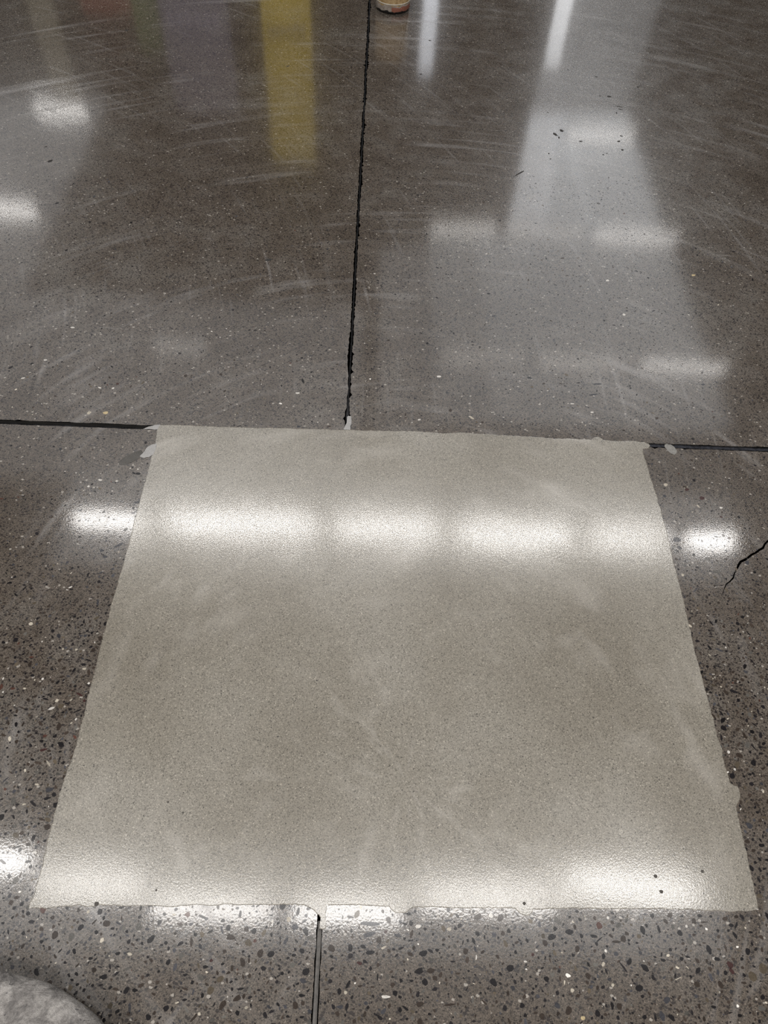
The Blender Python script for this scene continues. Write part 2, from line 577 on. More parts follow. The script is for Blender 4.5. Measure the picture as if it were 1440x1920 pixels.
smear('grout_smear', [(300, 796), (290, 797), (279, 800), (268, 804.5), (285, 805), (300, 806)], 0.0004, M_GROUT, label='pale grey grout squeezed into the dark joint', seed=1)
smear('grout_smear', [(644, 806), (647, 799), (650, 793), (651, 782), (653, 780), (659, 781), (659, 793), (657, 799), (656.5, 806.5)], 0.0008, M_GROUT, label='light grey grout tongue filling the joint above the patch', seed=2)
smear('grout_smear', [(294, 832), (284, 834), (277, 838), (271, 846), (262, 856), (270, 859), (280, 857), (287, 853), (291, 845)], 0.0007, M_GROUT, label='light grey grout smear at the patch corner', seed=3)
smear('grout_smear', [(1246, 834), (1250, 832.5), (1258, 834), (1264, 838), (1269, 845), (1268, 850), (1264, 853), (1257, 850), (1251, 845), (1246, 838)], 0.0007, M_BLOB, label='grey blob of grout across the dark joint', seed=4)
smear('grout_film', [(269, 849), (261, 859), (250, 866), (236, 871), (224, 872), (222, 866), (236, 856), (252, 848), (264, 844)], 0.0004, M_FILM, seed=5)
# small pin-hole craters in the patch
pit_me = None
for px, py, r in ((1229, 1643, .0035), (1240, 1672, .0035), (1317, 1634, .0032), (181, 1695, .004), (983, 1694, .003), (594, 1276, .002), (521, 1381, .002), (315, 1504, .0022), (343, 1524, .002), (293, 1669, .002)):
    x, y = fl(px, py, 0.0005)
    if pit_me is None:
        bm = bmesh.new()
        ring = [bm.verts.new((math.cos(a) * (1 + .15 * math.sin(3 * a)), math.sin(a) * (1 + .1 * math.cos(2 * a)), 0.0)) for a in [k * math.pi / 5 for k in range(10)]]
        ring2 = [bm.verts.new((v.co.x * .75, v.co.y * .75, 0.1)) for v in ring]
        for k in range(10):
            bm.faces.new((ring[k], ring[(k + 1) % 10], ring2[(k + 1) % 10], ring2[k]))
        bm.faces.new(ring2)
        pit_me = bpy.data.meshes.new('pinhole'); bm.to_mesh(pit_me); bm.free()
        pit_me.materials.append(mat_plain('pinhole_dark', (0.06, 0.055, 0.05), 0.9, 0.3, 400))
    po = link(bpy.data.objects.new('pinhole', pit_me), patch)
    po.location = (x - ox, y - oy, 0.0005)
    po.scale = (r, r, r)

# ------------------------------------------------------------------ aggregate stones
COL = {'charcoal': (0.009, 0.008, 0.009), 'slate': (0.034, 0.034, 0.039), 'brown': (0.028, 0.021, 0.017), 'olive': (0.062, 0.050, 0.036),
       'grey': (0.070, 0.066, 0.060), 'rust': (0.055, 0.026, 0.020), 'maroon': (0.035, 0.016, 0.015), 'cream': (0.32, 0.29, 0.24), 'white': (0.45, 0.43, 0.40), 'tan': (0.36, 0.29, 0.17)}
STONE_M = {k: mat_stone('stone_' + k, v) for k, v in COL.items()}

def stone_outline(r, n=9, rough=0.22, aspect=1.0):
    ph = [r.uniform(0, 6.28) for _ in range(3)]
    am = [r.uniform(0, rough), r.uniform(0, rough * .7), r.uniform(0, rough * .5)]
    pts = []
    for k in range(n):
        a = 2 * math.pi * (k + r.uniform(-.22, .22)) / n
        rad = 1 + am[0] * math.cos(2 * a + ph[0]) + am[1] * math.cos(3 * a + ph[1]) + am[2] * math.cos(5 * a + ph[2])
        pts.append((rad * math.cos(a) * aspect, rad * math.sin(a) / aspect))
    return pts

STONE_TOP = 0.00015
def stone_mesh(pts, mat):
    n = len(pts)
    verts = [(x, y, -0.0012) for x, y in pts] + [(x * .96, y * .96, STONE_TOP) for x, y in pts]
    faces = [(i, (i + 1) % n, n + (i + 1) % n, n + i) for i in range(n)] + [tuple(range(n, 2 * n))]
    me = bpy.data.meshes.new('stone')
    me.from_pydata(verts, [], faces)
    me.materials.append(mat)
    return me

SHAPES = []
sr = random.Random(3)
for k in range(12):
    SHAPES.append(stone_outline(sr, 9, 0.2, sr.choice((1.0, 1.1, 1.25, 1.45))))
mesh_cache = {}
def shared_stone(k, c):
    if (k, c) not in mesh_cache:
        mesh_cache[(k, c)] = stone_mesh(SHAPES[k], STONE_M[c])
    return mesh_cache[(k, c)]

def slab_of(x, y):
    if y > JY: return slab_fl if x < JX else slab_fr
    return slab_nl if x < JX else slab_nr

placed = []
n_parts = 0
def put_stone(x, y, rad, col, ang, sx=1.0, sy=1.0, k=None):
    global n_parts
    o_ = link(bpy.data.objects.new('stone', shared_stone(sr.randrange(12) if k is None else k, col)), slab_of(x, y))
    o_.location = (x, y, 0)
    o_.rotation_euler = (0, 0, ang)
    o_.scale = (rad * sx, rad * sy, 1.0)
    placed.append((x, y, rad * max(sx, sy)))
    n_parts += 1
    return o_

# stones one can pick out in the photograph: pixel, half length px, half width px, screen angle, colour
NAMED = [
    (694, 1732, 18, 5, 4, 'slate'), (692, 1752, 10, 6, -10, 'slate'), (681, 1775, 6, 4, 30, 'charcoal'), (694, 1786, 8, 5, -5, 'charcoal'), (674, 1806, 5, 4, 20, 'maroon'),
    (671, 1794, 7, 2.5, 60, 'grey'), (583, 1759, 6, 4, 15, 'grey'), (553, 1738, 7, 6, 20, 'slate'), (571, 1727, 5, 3, -40, 'slate'), (574, 1717, 4, 3, 80, 'slate'), (551, 1791, 4, 3.5, 0, 'charcoal'),
    (745, 1754, 6, 4, 20, 'slate'), (723, 1747, 3.5, 3, 0, 'maroon'), (738, 1780, 3.5, 3, 10, 'charcoal'), (752, 1778, 5, 3, -30, 'charcoal'), (784, 1737, 6, 4, 0, 'white'), (719, 1777, 4, 3, -20, 'cream'),
    (622, 1817, 5, 3, -30, 'charcoal'), (695, 1816, 2.5, 5, 0, 'charcoal'), (708, 1832, 1.4, 9, 4, 'charcoal'), (675, 1849, 5, 2.2, -8, 'brown'), (723, 1869, 7, 4, 5, 'white'), (648, 1861, 2.5, 5, 5, 'cream'),
    (686, 1881, 4, 4, 0, 'slate'), (690, 1889, 3, 3.5, 20, 'charcoal'), (730, 1886, 3, 5, 25, 'brown'), (712, 1908, 6, 4, 40, 'charcoal'), (704, 1902, 4, 2.5, 30, 'charcoal'), (566, 1907, 5, 2.5, 0, 'charcoal'),
    (612, 1855, 4, 2, -10, 'brown'), (787, 1883, 8, 5, -10, 'brown'), (843, 1884, 10, 3, -10, 'brown'), (840, 1726, 6, 3, 0, 'slate'), (842, 1742, 4, 4, 0, 'cream'), (891, 1779, 2.5, 6, -20, 'slate'), (868, 1767, 1.5, 5, 15, 'charcoal'), (893, 1795, 1.5, 5, 10, 'white'), (849, 1803, 4, 2.5, 0, 'charcoal'),
    (1431, 1816, 8, 11, -20, 'olive'), (1411, 1831, 7, 12, -22, 'olive'), (1402, 1784, 5, 7, 0, 'charcoal'), (1371, 1735, 4, 4.5, 0, 'charcoal'), (1369, 1809, 5, 8, 10, 'maroon'), (1372, 1821, 3, 9, -22, 'maroon'), (1346, 1823, 3, 5.5, 5, 'slate'),
    (1391, 1798, 3, 4, -40, 'charcoal'), (1407, 1797, 2, 5, -10, 'slate'), (1430, 1870, 4, 6, -30, 'charcoal'), (1320, 1729, 6, 2, 0, 'brown'), (1314, 1736, 3, 3, 0, 'brown'), (1301, 1753, 3.5, 3, 0, 'brown'), (1346, 1745, 3, 3.5, -30, 'charcoal'),
    (1266, 1830, 2, 5, 20, 'charcoal'), (1271, 1835, 6, 1.4, -28, 'cream'), (1289, 1814, 3.5, 1.2, 50, 'cream'), (1369, 1899, 4, 2, -20, 'charcoal'), (1338, 1888, 4, 4, 0, 'charcoal'), (1370, 1764, 4, 2.5, 35, 'brown'), (1410, 1770, 2, 5, -25, 'charcoal'), (1395, 1843, 5, 2.5, 5, 'brown'),
    (1401, 1578, 5, 4, 0, 'brown'), (1428, 1585, 4.5, 4.5, 0, 'charcoal'), (1409, 1628, 3.5, 7.5, -30, 'charcoal'), (1425, 1631, 2.2, 5.5, 0, 'charcoal'), (1433, 1629, 3, 2.5, -20, 'charcoal'), (1423, 1650, 2, 6, -15, 'charcoal'), (1424, 1680, 5, 4.5, 0, 'olive'), (1399, 1592, 3, 4, -40, 'charcoal'), (1366, 1410, 3, 3, 0, 'white'), (1420, 1523, 2.5, 3.5, 0, 'charcoal'), (1416, 1617, 3, 3, 0, 'charcoal'), (1406, 1452, 3, 3, 0, 'charcoal'), (1427, 1413, 4, 2.5, 0, 'charcoal'), (1387, 1511, 2, 3, 0, 'charcoal'),
    (1269, 1012, 8, 5, 0, 'slate'), (1274, 1027, 2.5, 5, -10, 'slate'), (1301, 1040, 3, 3, 20, 'charcoal'), (1316, 934, 5, 3.5, 10, 'maroon'), (1401, 1055, 4, 4, -60, 'slate'), (1248, 909, 4, 3, 0, 'cream'), (1284, 913, 4, 2.2, 20, 'brown'), (1288, 918, 4, 2.5, -10, 'maroon'), (1286, 914, 4, 1, -20, 'cream'), (1309, 949, 4, 1.5, 50, 'cream'), (1352, 952, 3.5, 1.8, 0, 'white'), (1246, 930, 3.5, 2.5, 0, 'slate'), (1237, 947, 3, 2, 0, 'slate'), (1367, 1009, 3, 2.5, 0, 'maroon'), (1344, 1072, 6, 4, 0, 'grey'), (1299, 823, 3, 2, 0, 'charcoal'), (1352, 969, 3, 2, 60, 'maroon'), (1327, 1048, 5, 3.5, 0, 'grey'), (1296, 1187, 2.5, 4, 0, 'charcoal'),
    (223, 1022, 9, 2.4, -24, 'slate'), (256, 942, 4, 3, 0, 'slate'), (250, 962, 4, 1.5, -10, 'slate'), (197, 1044, 4, 3, 0, 'slate'), (191, 1032, 3.5, 3, 0, 'slate'), (189, 1074, 4.5, 1.8, -30, 'slate'), (181, 1159, 5, 2.5, -25, 'olive'), (132, 1101, 3.5, 1.4, -20, 'white'), (134, 1105, 3, 2, 0, 'charcoal'), (126, 1106, 2.5, .8, 15, 'white'), (99, 1183, 2.6, 4.3, -8, 'charcoal'), (70, 1160, 2.5, 2.5, 0, 'charcoal'), (140, 1156, 3, 2.3, 0, 'charcoal'), (58, 1197, 2.3, 2, 0, 'charcoal'), (67, 1193, 3.5, 1.8, 0, 'brown'), (44, 1226, 3, 2.5, -30, 'charcoal'), (112, 1238, 4.5, 3, -25, 'brown'), (120, 1253, 4, 2.5, -25, 'brown'), (116, 1269, 5, 2.4, -18, 'brown'), (128, 1268, 4, 2, 15, 'slate'), (166, 1238, 5, 2, 20, 'charcoal'), (80, 1273, 2, 2.8, 0, 'white'), (141, 1287, 2.6, 2.6, 0, 'charcoal'), (149, 1302, 6.5, 2.2, 30, 'maroon'), (114, 1324, 6.5, 4, -5, 'olive'), (126, 1319, 4, 2, 0, 'charcoal'), (131, 1330, 3.5, 2.5, 15, 'charcoal'), (120, 1316, 2.2, 2, 0, 'charcoal'), (158, 1314, 2.5, 3, 0, 'maroon'), (24, 1291, 3.5, 3, 0, 'rust'), (2, 1288, 3.5, 6, 0, 'rust'), (5, 1307, 3, 2, -20, 'charcoal'), (22, 1301, 3, 2, 20, 'charcoal'), (158, 1254, 3.5, 2.5, 0, 'cream'), (143, 1218, 2.4, 2.4, 0, 'cream'), (46, 1291, 2.5, 2.2, 0, 'cream'), (152, 1192, 3, 2, 0, 'slate'), (160, 1192, 3, 3, 0, 'slate'), (150, 1188, 2.5, 1.5, 0, 'charcoal'), (62, 1320, 3.5, 2.2, -40, 'brown'), (157, 1207, 2.5, 2.3, 0, 'charcoal'),
    (81, 1406, 6, 3.2, -10, 'maroon'), (88, 1497, 5.5, 3.5, -8, 'charcoal'), (119, 1430, 3, 3.3, 0, 'charcoal'), (69, 1471, 3.5, 2.4, 0, 'cream'), (96, 1458, 2.5, 2, 0, 'charcoal'), (92, 1408, 4, 2.5, 0, 'brown'), (84, 1380, 4, 3, 0, 'rust'), (48, 1547, 3.5, 3, 0, 'slate'), (45, 1508, 3, 2.5, 0, 'cream'), (3, 935, 3, 2, 0, 'rust'), (188, 900, 3.2, 2, 0, 'white'), (166, 912, 2.4, 2, 0, 'white'), (219, 902, 2.2, 1.6, 0, 'white'), (259, 888, 4, 3, 0, 'charcoal'), (251, 887, 4.5, 1.4, 38, 'charcoal'), (263, 942, 4, 4, 60, 'slate'),
    (167, 774, 4, 3.2, 0, 'cream'), (198, 774, 4.6, 3.2, 0, 'tan'), (884, 783, 5, 2, 35, 'cream'), (786, 787, 3, 1.5, 0, 'white'), (823, 706, 4, 2.2, 0, 'white'), (1139, 526, 3, 2, -10, 'white'), (1280, 1078, 3, 2.5, 0, 'cream'), (558, 737, 3.2, 2, 0, 'white'), (187, 727, 3, 1.5, 25, 'white'), (212, 728, 2.4, 1.8, 0, 'white'), (85, 675, 3.2, 1.4, 0, 'white'), (43, 709, 3.5, 1.4, -10, 'white'), (136, 614, 4, 1.6, 0, 'white'), (1170, 590, 3, 2, 0, 'white'), (1300, 516, 4, 1.8, 0, 'tan'), (1073, 757, 3.5, 1.2, 0, 'white'), (1110, 773, 3, 1.5, 0, 'white'), (560, 800, 4, 2, 0, 'slate'), (1120, 720, 8, 1.6, 0, 'slate'), (1112, 740, 7, 1.8, -10, 'slate'),
    (385, 1813, 4, 4.5, 10, 'charcoal'), (170, 1797, 3.5, 3.8, 0, 'charcoal'), (396, 1801, 3.5, 3.4, 0, 'maroon'), (421, 1784, 4, 4, 0, 'brown'), (387, 1723, 3.5, 4, 20, 'slate'), (276, 1742, 4, 3.5, 0, 'slate'), (358, 1733, 4, 3.5, 0, 'slate'), (445, 1703, 3.5, 3, 0, 'slate'), (222, 1731, 4.5, 3, 30, 'slate'), (145, 1810, 5, 2, -50, 'brown'), (207, 1852, 4.5, 2.5, -25, 'charcoal'), (189, 1847, 4, 2.5, -15, 'charcoal'), (145, 1846, 3.5, 3, 0, 'charcoal'), (155, 1880, 5, 3, -35, 'brown'), (185, 1899, 3.2, 2.5, 0, 'charcoal'), (288, 1864, 4, 3, 30, 'brown'), (211, 1741, 3.5, 3, 0, 'charcoal'), (478, 1764, 3, 4, 0, 'rust'), (243, 1789, 4, 4, 0, 'cream'), (332, 1880, 4, 2, -20, 'cream'), (326, 1715, 3, 2.5, 0, 'cream'), (443, 1735, 3, 2, 0, 'white'),
    (999, 1790, 3, 3.5, 0, 'maroon'), (1061, 1768, 2.6, 3, 0, 'charcoal'), (1054, 1760, 2.6, 2.4, 0, 'charcoal'), (1179, 1763, 3, 2.6, 0, 'charcoal'), (1194, 1768, 2.6, 2.6, 0, 'charcoal'), (1158, 1707, 3, 2.5, -20, 'white'), (1012, 1720, 2.5, 3, -30, 'white'), (1073, 1857, 4, 4, 0, 'cream'), (1093, 1909, 4, 4.5, 0, 'tan'), (1149, 1847, 3, 3.5, 0, 'cream'), (1005, 1849, 2.5, 3, 0, 'charcoal'), (1056, 1867, 2.4, 2.6, 0, 'charcoal'), (978, 1836, 2.6, 4, 0, 'charcoal'), (1140, 1721, 2.2, 3.5, 0, 'white'), (985, 1803, 3, 2.2, 0, 'white'),
]
for px, py, a, b_, ang, col in NAMED:
    cx, cy = fl(px, py)
    t = math.radians(ang)
    ex, ey = fl(px + math.cos(t) * a, py + math.sin(t) * a)
    gx, gy = fl(px - math.sin(t) * b_, py + math.cos(t) * b_)
    la, lb = math.dist((cx, cy), (ex, ey)), math.dist((cx, cy), (gx, gy))
    put_stone(cx, cy, 1.0, col, math.atan2(ey - cy, ex - cx), la, lb)

# dark pits and scratches knocked into the far floor
for px, py, a, b_, ang in ((1053, 245, 4, 2.6, 10), (1041, 252, 5.5, 2, 28), (1048, 258, 2, 1.8, 0), (1142, 181, 3.5, 1.8, 10), (1125, 180, 2.4, .7, 0), (1161, 200, 6.5, .8, 12), (1163, 205, 5, .8, 10),
                           (1156, 212, 1.5, 1.4, 0), (1089, 265, 3, 1.4, 0), (1165, 255, 2.6, 1.3, 0), (1160, 265, 3, 1.6, 0), (1167, 281, 3, 1.3, 15), (1131, 290, 2, .9, 15), (1138, 288, 1.6, .8, 0), (1029, 288, 2, 1, 0),
                           (1032, 298, 1.5, 1, 0), (1027, 211, 2, .8, 0), (1196, 163, 3, 1, 0), (1118, 144, 2.6, 1, 0), (1065, 131, 1.5, .8, 0), (1222, 292, 1.4, 1.2, 0), (974, 325, 2, 7, 28), (806, 76, 2.4, 1, 0), (789, 139, 2.4, 1.2, 0),
                           (94, 302, 7, 1.8, -18), (86, 275, 3, 1, -20), (174, 208, 3, .8, 0), (237, 57, 4, 1, 5), (540, 124, 3, .8, -15), (1297, 329, 2, .8, 0), (503, 487, 8, 2, -12)):
    cx, cy = fl(px, py)
    t = math.radians(ang)
    ex, ey = fl(px + math.cos(t) * a, py + math.sin(t) * a)
    gx, gy = fl(px - math.sin(t) * b_, py + math.cos(t) * b_)
    pts = stone_outline(sr, 8, 0.35)
    key = ('pit', sr.randrange(4))
    if key not in mesh_cache:
        mesh_cache[key] = stone_mesh(pts, M_PIT)
    o_ = link(bpy.data.objects.new('pit', mesh_cache[key]), slab_of(cx, cy))
    o_.location = (cx, cy, 0)
    o_.rotation_euler = (0, 0, math.atan2(ey - cy, ex - cx))
    o_.scale = (math.dist((cx, cy), (ex, ey)), math.dist((cx, cy), (gx, gy)), 1)

# all the smaller aggregate, scattered: coarse close to the patch where the floor was ground deeper
def scatter():
    N = 220000
    x = nrng.uniform(-2.3, 2.5, N)
    y = nrng.uniform(-0.6, 3.2, N)
    px, py = project(x, y)
    ok = (px > -500) & (px < 1940) & (py > 330) & (py < 2600)
    ok &= ~((x > -0.545) & (x < 0.735) & (y > 0.185) & (y < JY))
    ok &= ~((np.abs(x - JX) < JWX + 0.003) & ((y > JY) | (y < 0.2)))
    ok &= ~(np.abs(y - JY) < JWY + 0.003)
    dx = np.maximum(np.maximum(-0.55 - x, x - 0.74), 0)
    dy = np.maximum(np.maximum(0.18 - y, y - JY), 0)
    d = np.hypot(dx, dy)
    wob = 0.05 * np.sin(x * 9 + 1.3 * y) + 0.05 * np.sin(y * 7 + 2.0)
    near = np.clip(1.15 - (d + wob) / 0.34, 0, 1) * np.clip((1.15 - y) / 0.5, 0.0, 1)
    near = np.maximum(near, np.clip((0.28 - y) / 0.15, 0, 1) * 0.85)
    keep = nrng.random(N) < (0.42 + 0.58 * near)
    ok &= keep
    x, y, near = x[ok], y[ok], near[ok]
    size = np.exp(nrng.normal(math.log(0.0018), 0.42, len(x))) * (0.75 + 1.0 * near * nrng.random(len(x)) ** 0.8)
    return x, y, np.clip(size, 0.0009, 0.0062), near

sx_, sy_, ss_, sn_ = scatter()
if len(placed):
    P = np.array(placed)
    hit = np.zeros(len(sx_), bool)
    for (qx, qy, qr) in P:
        hit |= np.hypot(sx_ - qx, sy_ - qy) < qr + ss_ * 1.2
    sx_, sy_, ss_, sn_ = sx_[~hit], sy_[~hit], ss_[~hit], sn_[~hit]
keep, grid, CELL = np.ones(len(sx_), bool), {}, 0.012
for i in np.argsort(-ss_):
    gx0, gy0 = int(sx_[i] // CELL), int(sy_[i] // CELL)
    ok_ = True
    for a in (-1, 0, 1):
        for c in (-1, 0, 1):
            for (qx, qy, qr) in grid.get((gx0 + a, gy0 + c), ()):
                if (qx - sx_[i]) ** 2 + (qy - sy_[i]) ** 2 < (1.15 * (qr + ss_[i])) ** 2:
                    ok_ = False
    if ok_:
        grid.setdefault((gx0, gy0), []).append((sx_[i], sy_[i], ss_[i]))
    else:
        keep[i] = False
sx_, sy_, ss_, sn_ = sx_[keep], sy_[keep], ss_[keep], sn_[keep]
names = ['charcoal', 'brown', 'slate', 'grey', 'olive', 'rust', 'cream', 'white']
prob = np.array([.42, .28, .12, .08, .06, .008, .03, .02])
ci = nrng.choice(len(names), len(sx_), p=prob / prob.sum())
ss_ = np.where(ci >= 6, ss_ * 0.72, ss_)
# the largest ones stay single stones, the rest are one layer of grit
ppx, ppy = project(sx_, sy_)
shown = ss_ * 1000 / np.maximum(sy_ + 1.6, 0.5) * ((ppx > 0) & (ppx < 1440) & (ppy < 1920))
order = np.argsort(-shown)
single = order[:max(0, 295 - n_parts)]
mask = np.ones(len(sx_), bool)
for i in single:
    mask[i] = False
    put_stone(float(sx_[i]), float(sy_[i]), float(ss_[i]), names[ci[i]], rng.uniform(0, 6.28))
gx, gy, gs, gc = sx_[mask], sy_[mask], ss_[mask], ci[mask]
K = 6
n = len(gx)
th = nrng.uniform(0, 2 * np.pi, (n, 1)) + np.arange(K)[None, :] * 2 * np.pi / K + nrng.uniform(-.3, .3, (n, K))
asp = np.exp(nrng.normal(0, .28, (n, 1)))
rot = nrng.uniform(0, np.pi, (n, 1))
rr = nrng.uniform(.75, 1.2, (n, K))
lx, ly = rr * np.cos(th) * asp, rr * np.sin(th) / asp
wx = gx[:, None] + gs[:, None] * (lx * np.cos(rot) - ly * np.sin(rot))
wy = gy[:, None] + gs[:, None] * (lx * np.sin(rot) + ly * np.cos(rot))
vt = np.stack([wx, wy, np.full_like(wx, STONE_TOP * 0.8)], -1)
vb = np.stack([gx[:, None] + (wx - gx[:, None]) * 1.05, gy[:, None] + (wy - gy[:, None]) * 1.05, np.full_like(wx, -0.0006)], -1)
verts = np.concatenate([vt, vb], 1).reshape(-1, 3)
base = (np.arange(n) * 2 * K)[:, None]
top_f = base + np.arange(K)[None, :]
idx = np.arange(K)
side = np.stack([K + idx, K + (idx + 1) % K, (idx + 1) % K, idx], -1).reshape(1, K, 4) + base[:, :, None]
me = bpy.data.meshes.new('aggregate')
nl = n * K + n * K * 4
me.vertices.add(len(verts)); me.vertices.foreach_set('co', verts.ravel())
me.loops.add(nl); me.polygons.add(n + n * K)
loops = np.concatenate([top_f.ravel(), side.ravel()])
me.loops.foreach_set('vertex_index', loops.astype(np.int32))
starts = np.concatenate([np.arange(n) * K, n * K + np.arange(n * K) * 4])
me.polygons.foreach_set('loop_start', starts.astype(np.int32))
me.update(calc_edges=True)
me.validate()
me.shade_flat()
att = me.color_attributes.new('stone_colour', 'FLOAT_COLOR', 'POINT')
cc = np.array([COL[k] for k in names])[gc] * nrng.uniform(.7, 1.5, (n, 1))
cc = np.concatenate([cc, np.ones((n, 1))], 1)
att.data.foreach_set('color', np.repeat(cc, 2 * K, axis=0).astype(np.float32).ravel())
me.materials.append(mat_grit())
agg = link(bpy.data.objects.new('aggregate', me), floor)
agg['kind'] = 'stuff'

# ------------------------------------------------------------------ the room round it
M_WALL = mat_plain('wall_paint', (0.20, 0.165, 0.135), 0.8, 0.08, 2.0)
M_CEIL = mat_plain('dark_deck', (0.10, 0.085, 0.075), 0.85, 0.15, 1.0)
M_WHITE = mat_plain('white_paint', (0.78, 0.79, 0.80), 0.6, 0.04, 2.0)
M_METAL = mat_plain('white_enamel', (0.75, 0.75, 0.74), 0.4, 0.05, 5.0)
M_GREYM = mat_plain('grey_steel', (0.25, 0.25, 0.25), 0.4, 0.1, 8.0, 0, 0.7)
CZ = 5.4
for nm, a in (('wall_back', (XL, XR, YF, YF + .1, -.08, CZ)), ('wall_front', (XL, XR, YN - .1, YN, -.08, CZ)),
              ('wall_left', (XL - .1, XL, YN, YF, -.08, CZ)), ('wall_right', (XR, XR + .1, YN, YF, -.08, CZ))):
    tag(box(nm, *a, M_WALL), 'plain dim wall enclosing the large room', 'wall', kind='structure')
ceil = tag(box('ceiling', XL, XR, YN, YF, CZ, CZ + .1, M_CEIL), 'dark open ceiling above the strip lamps', 'ceiling', kind='structure')
M_GLOW = mat_emit('added_glow_panel', (0.92, 0.96, 1.0), 1.5, 'NONE')  # glow added to the ceiling panels to make the floor sheen, no real lamps
M_GLOW_MID = mat_emit('added_glow_panel_soft', (0.92, 0.96, 1.0), 1.15, 'NONE')
M_GLOW_FAR = mat_emit('added_glow_panel_bright', (0.92, 0.96, 1.0), 2.0, 'NONE')
M_GLOW_STRIP = mat_emit('added_glow_panel_strip', (0.95, 0.97, 1.0), 2.6, 'NONE')
for k in range(4):  # added glow panels, slanted to set the edge of the mirrored sheen
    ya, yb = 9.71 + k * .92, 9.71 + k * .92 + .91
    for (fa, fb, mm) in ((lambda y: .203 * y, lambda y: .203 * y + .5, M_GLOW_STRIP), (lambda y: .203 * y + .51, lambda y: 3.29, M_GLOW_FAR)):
        prism('added_ceiling_panel', [(fa(ya), ya), (fb(ya), ya), (fb(yb), yb), (fa(yb), yb)], LAMP_Z + .25, LAMP_Z + .28, mm, ceil)['label'] = 'white ceiling panel with glow added for the floor sheen'
M_GLOW_DIM = mat_emit('added_glow_panel_dim', (0.95, 0.97, 1.0), 0.75, 'NONE')
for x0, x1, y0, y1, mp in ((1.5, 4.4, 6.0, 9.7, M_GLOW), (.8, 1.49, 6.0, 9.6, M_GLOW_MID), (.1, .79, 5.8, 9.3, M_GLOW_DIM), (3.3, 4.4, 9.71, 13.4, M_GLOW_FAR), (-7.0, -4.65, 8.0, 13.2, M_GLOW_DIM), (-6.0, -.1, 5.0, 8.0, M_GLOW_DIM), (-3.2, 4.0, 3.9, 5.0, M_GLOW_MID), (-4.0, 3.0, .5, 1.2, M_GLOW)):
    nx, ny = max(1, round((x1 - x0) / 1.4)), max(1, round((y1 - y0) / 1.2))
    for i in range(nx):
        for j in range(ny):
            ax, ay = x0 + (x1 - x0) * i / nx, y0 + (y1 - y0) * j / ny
            box('added_ceiling_panel', ax + .005, ax + (x1 - x0) / nx - .005, ay + .005, ay + (y1 - y0) / ny - .005, LAMP_Z + .25, LAMP_Z + .28, mp, ceil)['label'] = 'white ceiling panel with glow added for the floor sheen'


# ceiling strip lamps: rows (Y at scale 4.0) with lengths of lamp in X, each mirrored in the floor
def lamp(x0, x1, y, strength, label, group, width=0.16):
    x0, x1, y = x0 * LS, x1 * LS, y * LS
    cx = (x0 + x1) / 2
    hl = (x1 - x0) / 2
    t = tag(empty('strip_lamp', (cx, y, LAMP_Z)), label, 'ceiling lamp', group)
    w = width / 2
    key = round(strength, 2)
    if key not in lamp.mats:
        lamp.mats[key] = mat_emit('lamp_diffuser_%d' % len(lamp.mats), (1.0, 0.97, 0.93), LAMP_EMIT * strength)
    glow_face(box('diffuser', -hl + .02, hl - .02, -w, w, -0.03, 0.02, lamp.mats[key], t), M_METAL)
    box('spine', -hl, hl, -.02, .02, 0.021, 0.05, M_METAL, t)
    for s in (-1, 1):
        xa, xb = sorted((s * hl, s * (hl - .018)))
        box('end_cap', xa, xb, -w * 1.05, w * 1.05, -0.035, 0.021, M_METAL, t)
        box('hanger', s * hl * .7 - .006, s * hl * .7 + .006, -.006, .006, 0.05, .25, M_GREYM, t)
    return t
lamp.mats = {}
ROWS = [
    (0.56, 'along the bottom edge of the patch', [(-2.3, -1.55, .55, .66), (-1.5, -1.0, .4, .56), (-.95, -.35, .4, .475), (-.28, .25, .45, .47), (.32, .98, .45, .53), (1.03, 1.70, .6, .60)]),
    (2.64, 'across the upper part of the patch', [(-1.85, -1.36, .55), (-1.26, -.30, .75), (-.20, .49, .68), (.59, 1.34, .68), (1.44, 1.98, .55), (2.08, 2.40, .65)]),
    (4.24, 'faintly just beyond the cross joint', [(-1.65, -1.23, .06), (.55, 1.2, .05), (1.3, 2.0, .07), (2.08, 2.76, .15)]),
    (5.88, 'across the middle of the far floor', [(-3.75, -2.95, .26), (.5, 1.1, .12), (1.16, 1.9, .07), (1.96, 2.74, .15)]),
    (7.58, 'nearest the top of the picture', [(-3.45, -2.92, .24), (1.95, 2.65, .15)]),
]
ORD = ('leftmost strip lamp', 'second strip lamp', 'third strip lamp', 'fourth strip lamp', 'fifth strip lamp', 'rightmost strip lamp')
for y, lab, segs in ROWS:
    for k, (x0, x1, s, *own) in enumerate(segs):
        o_ = ORD[5] if k == len(segs) - 1 else ORD[k]
        lamp(x0, x1, own[0] if own else y, s, o_ + ' of the row mirrored ' + lab, 'strip lamps mirrored ' + lab)
for y in (-1.3, -2.7):  # unseen lamps added as diffuse fill, kept out of the floor reflections
    for x0 in (-2.6, -1.3, 0.0, 1.3):
        lamp(x0, x0 + 1.2, y, 1.05, 'added strip lamp behind the viewpoint, fill light for the near floor', 'added fill lamps behind the viewpoint')

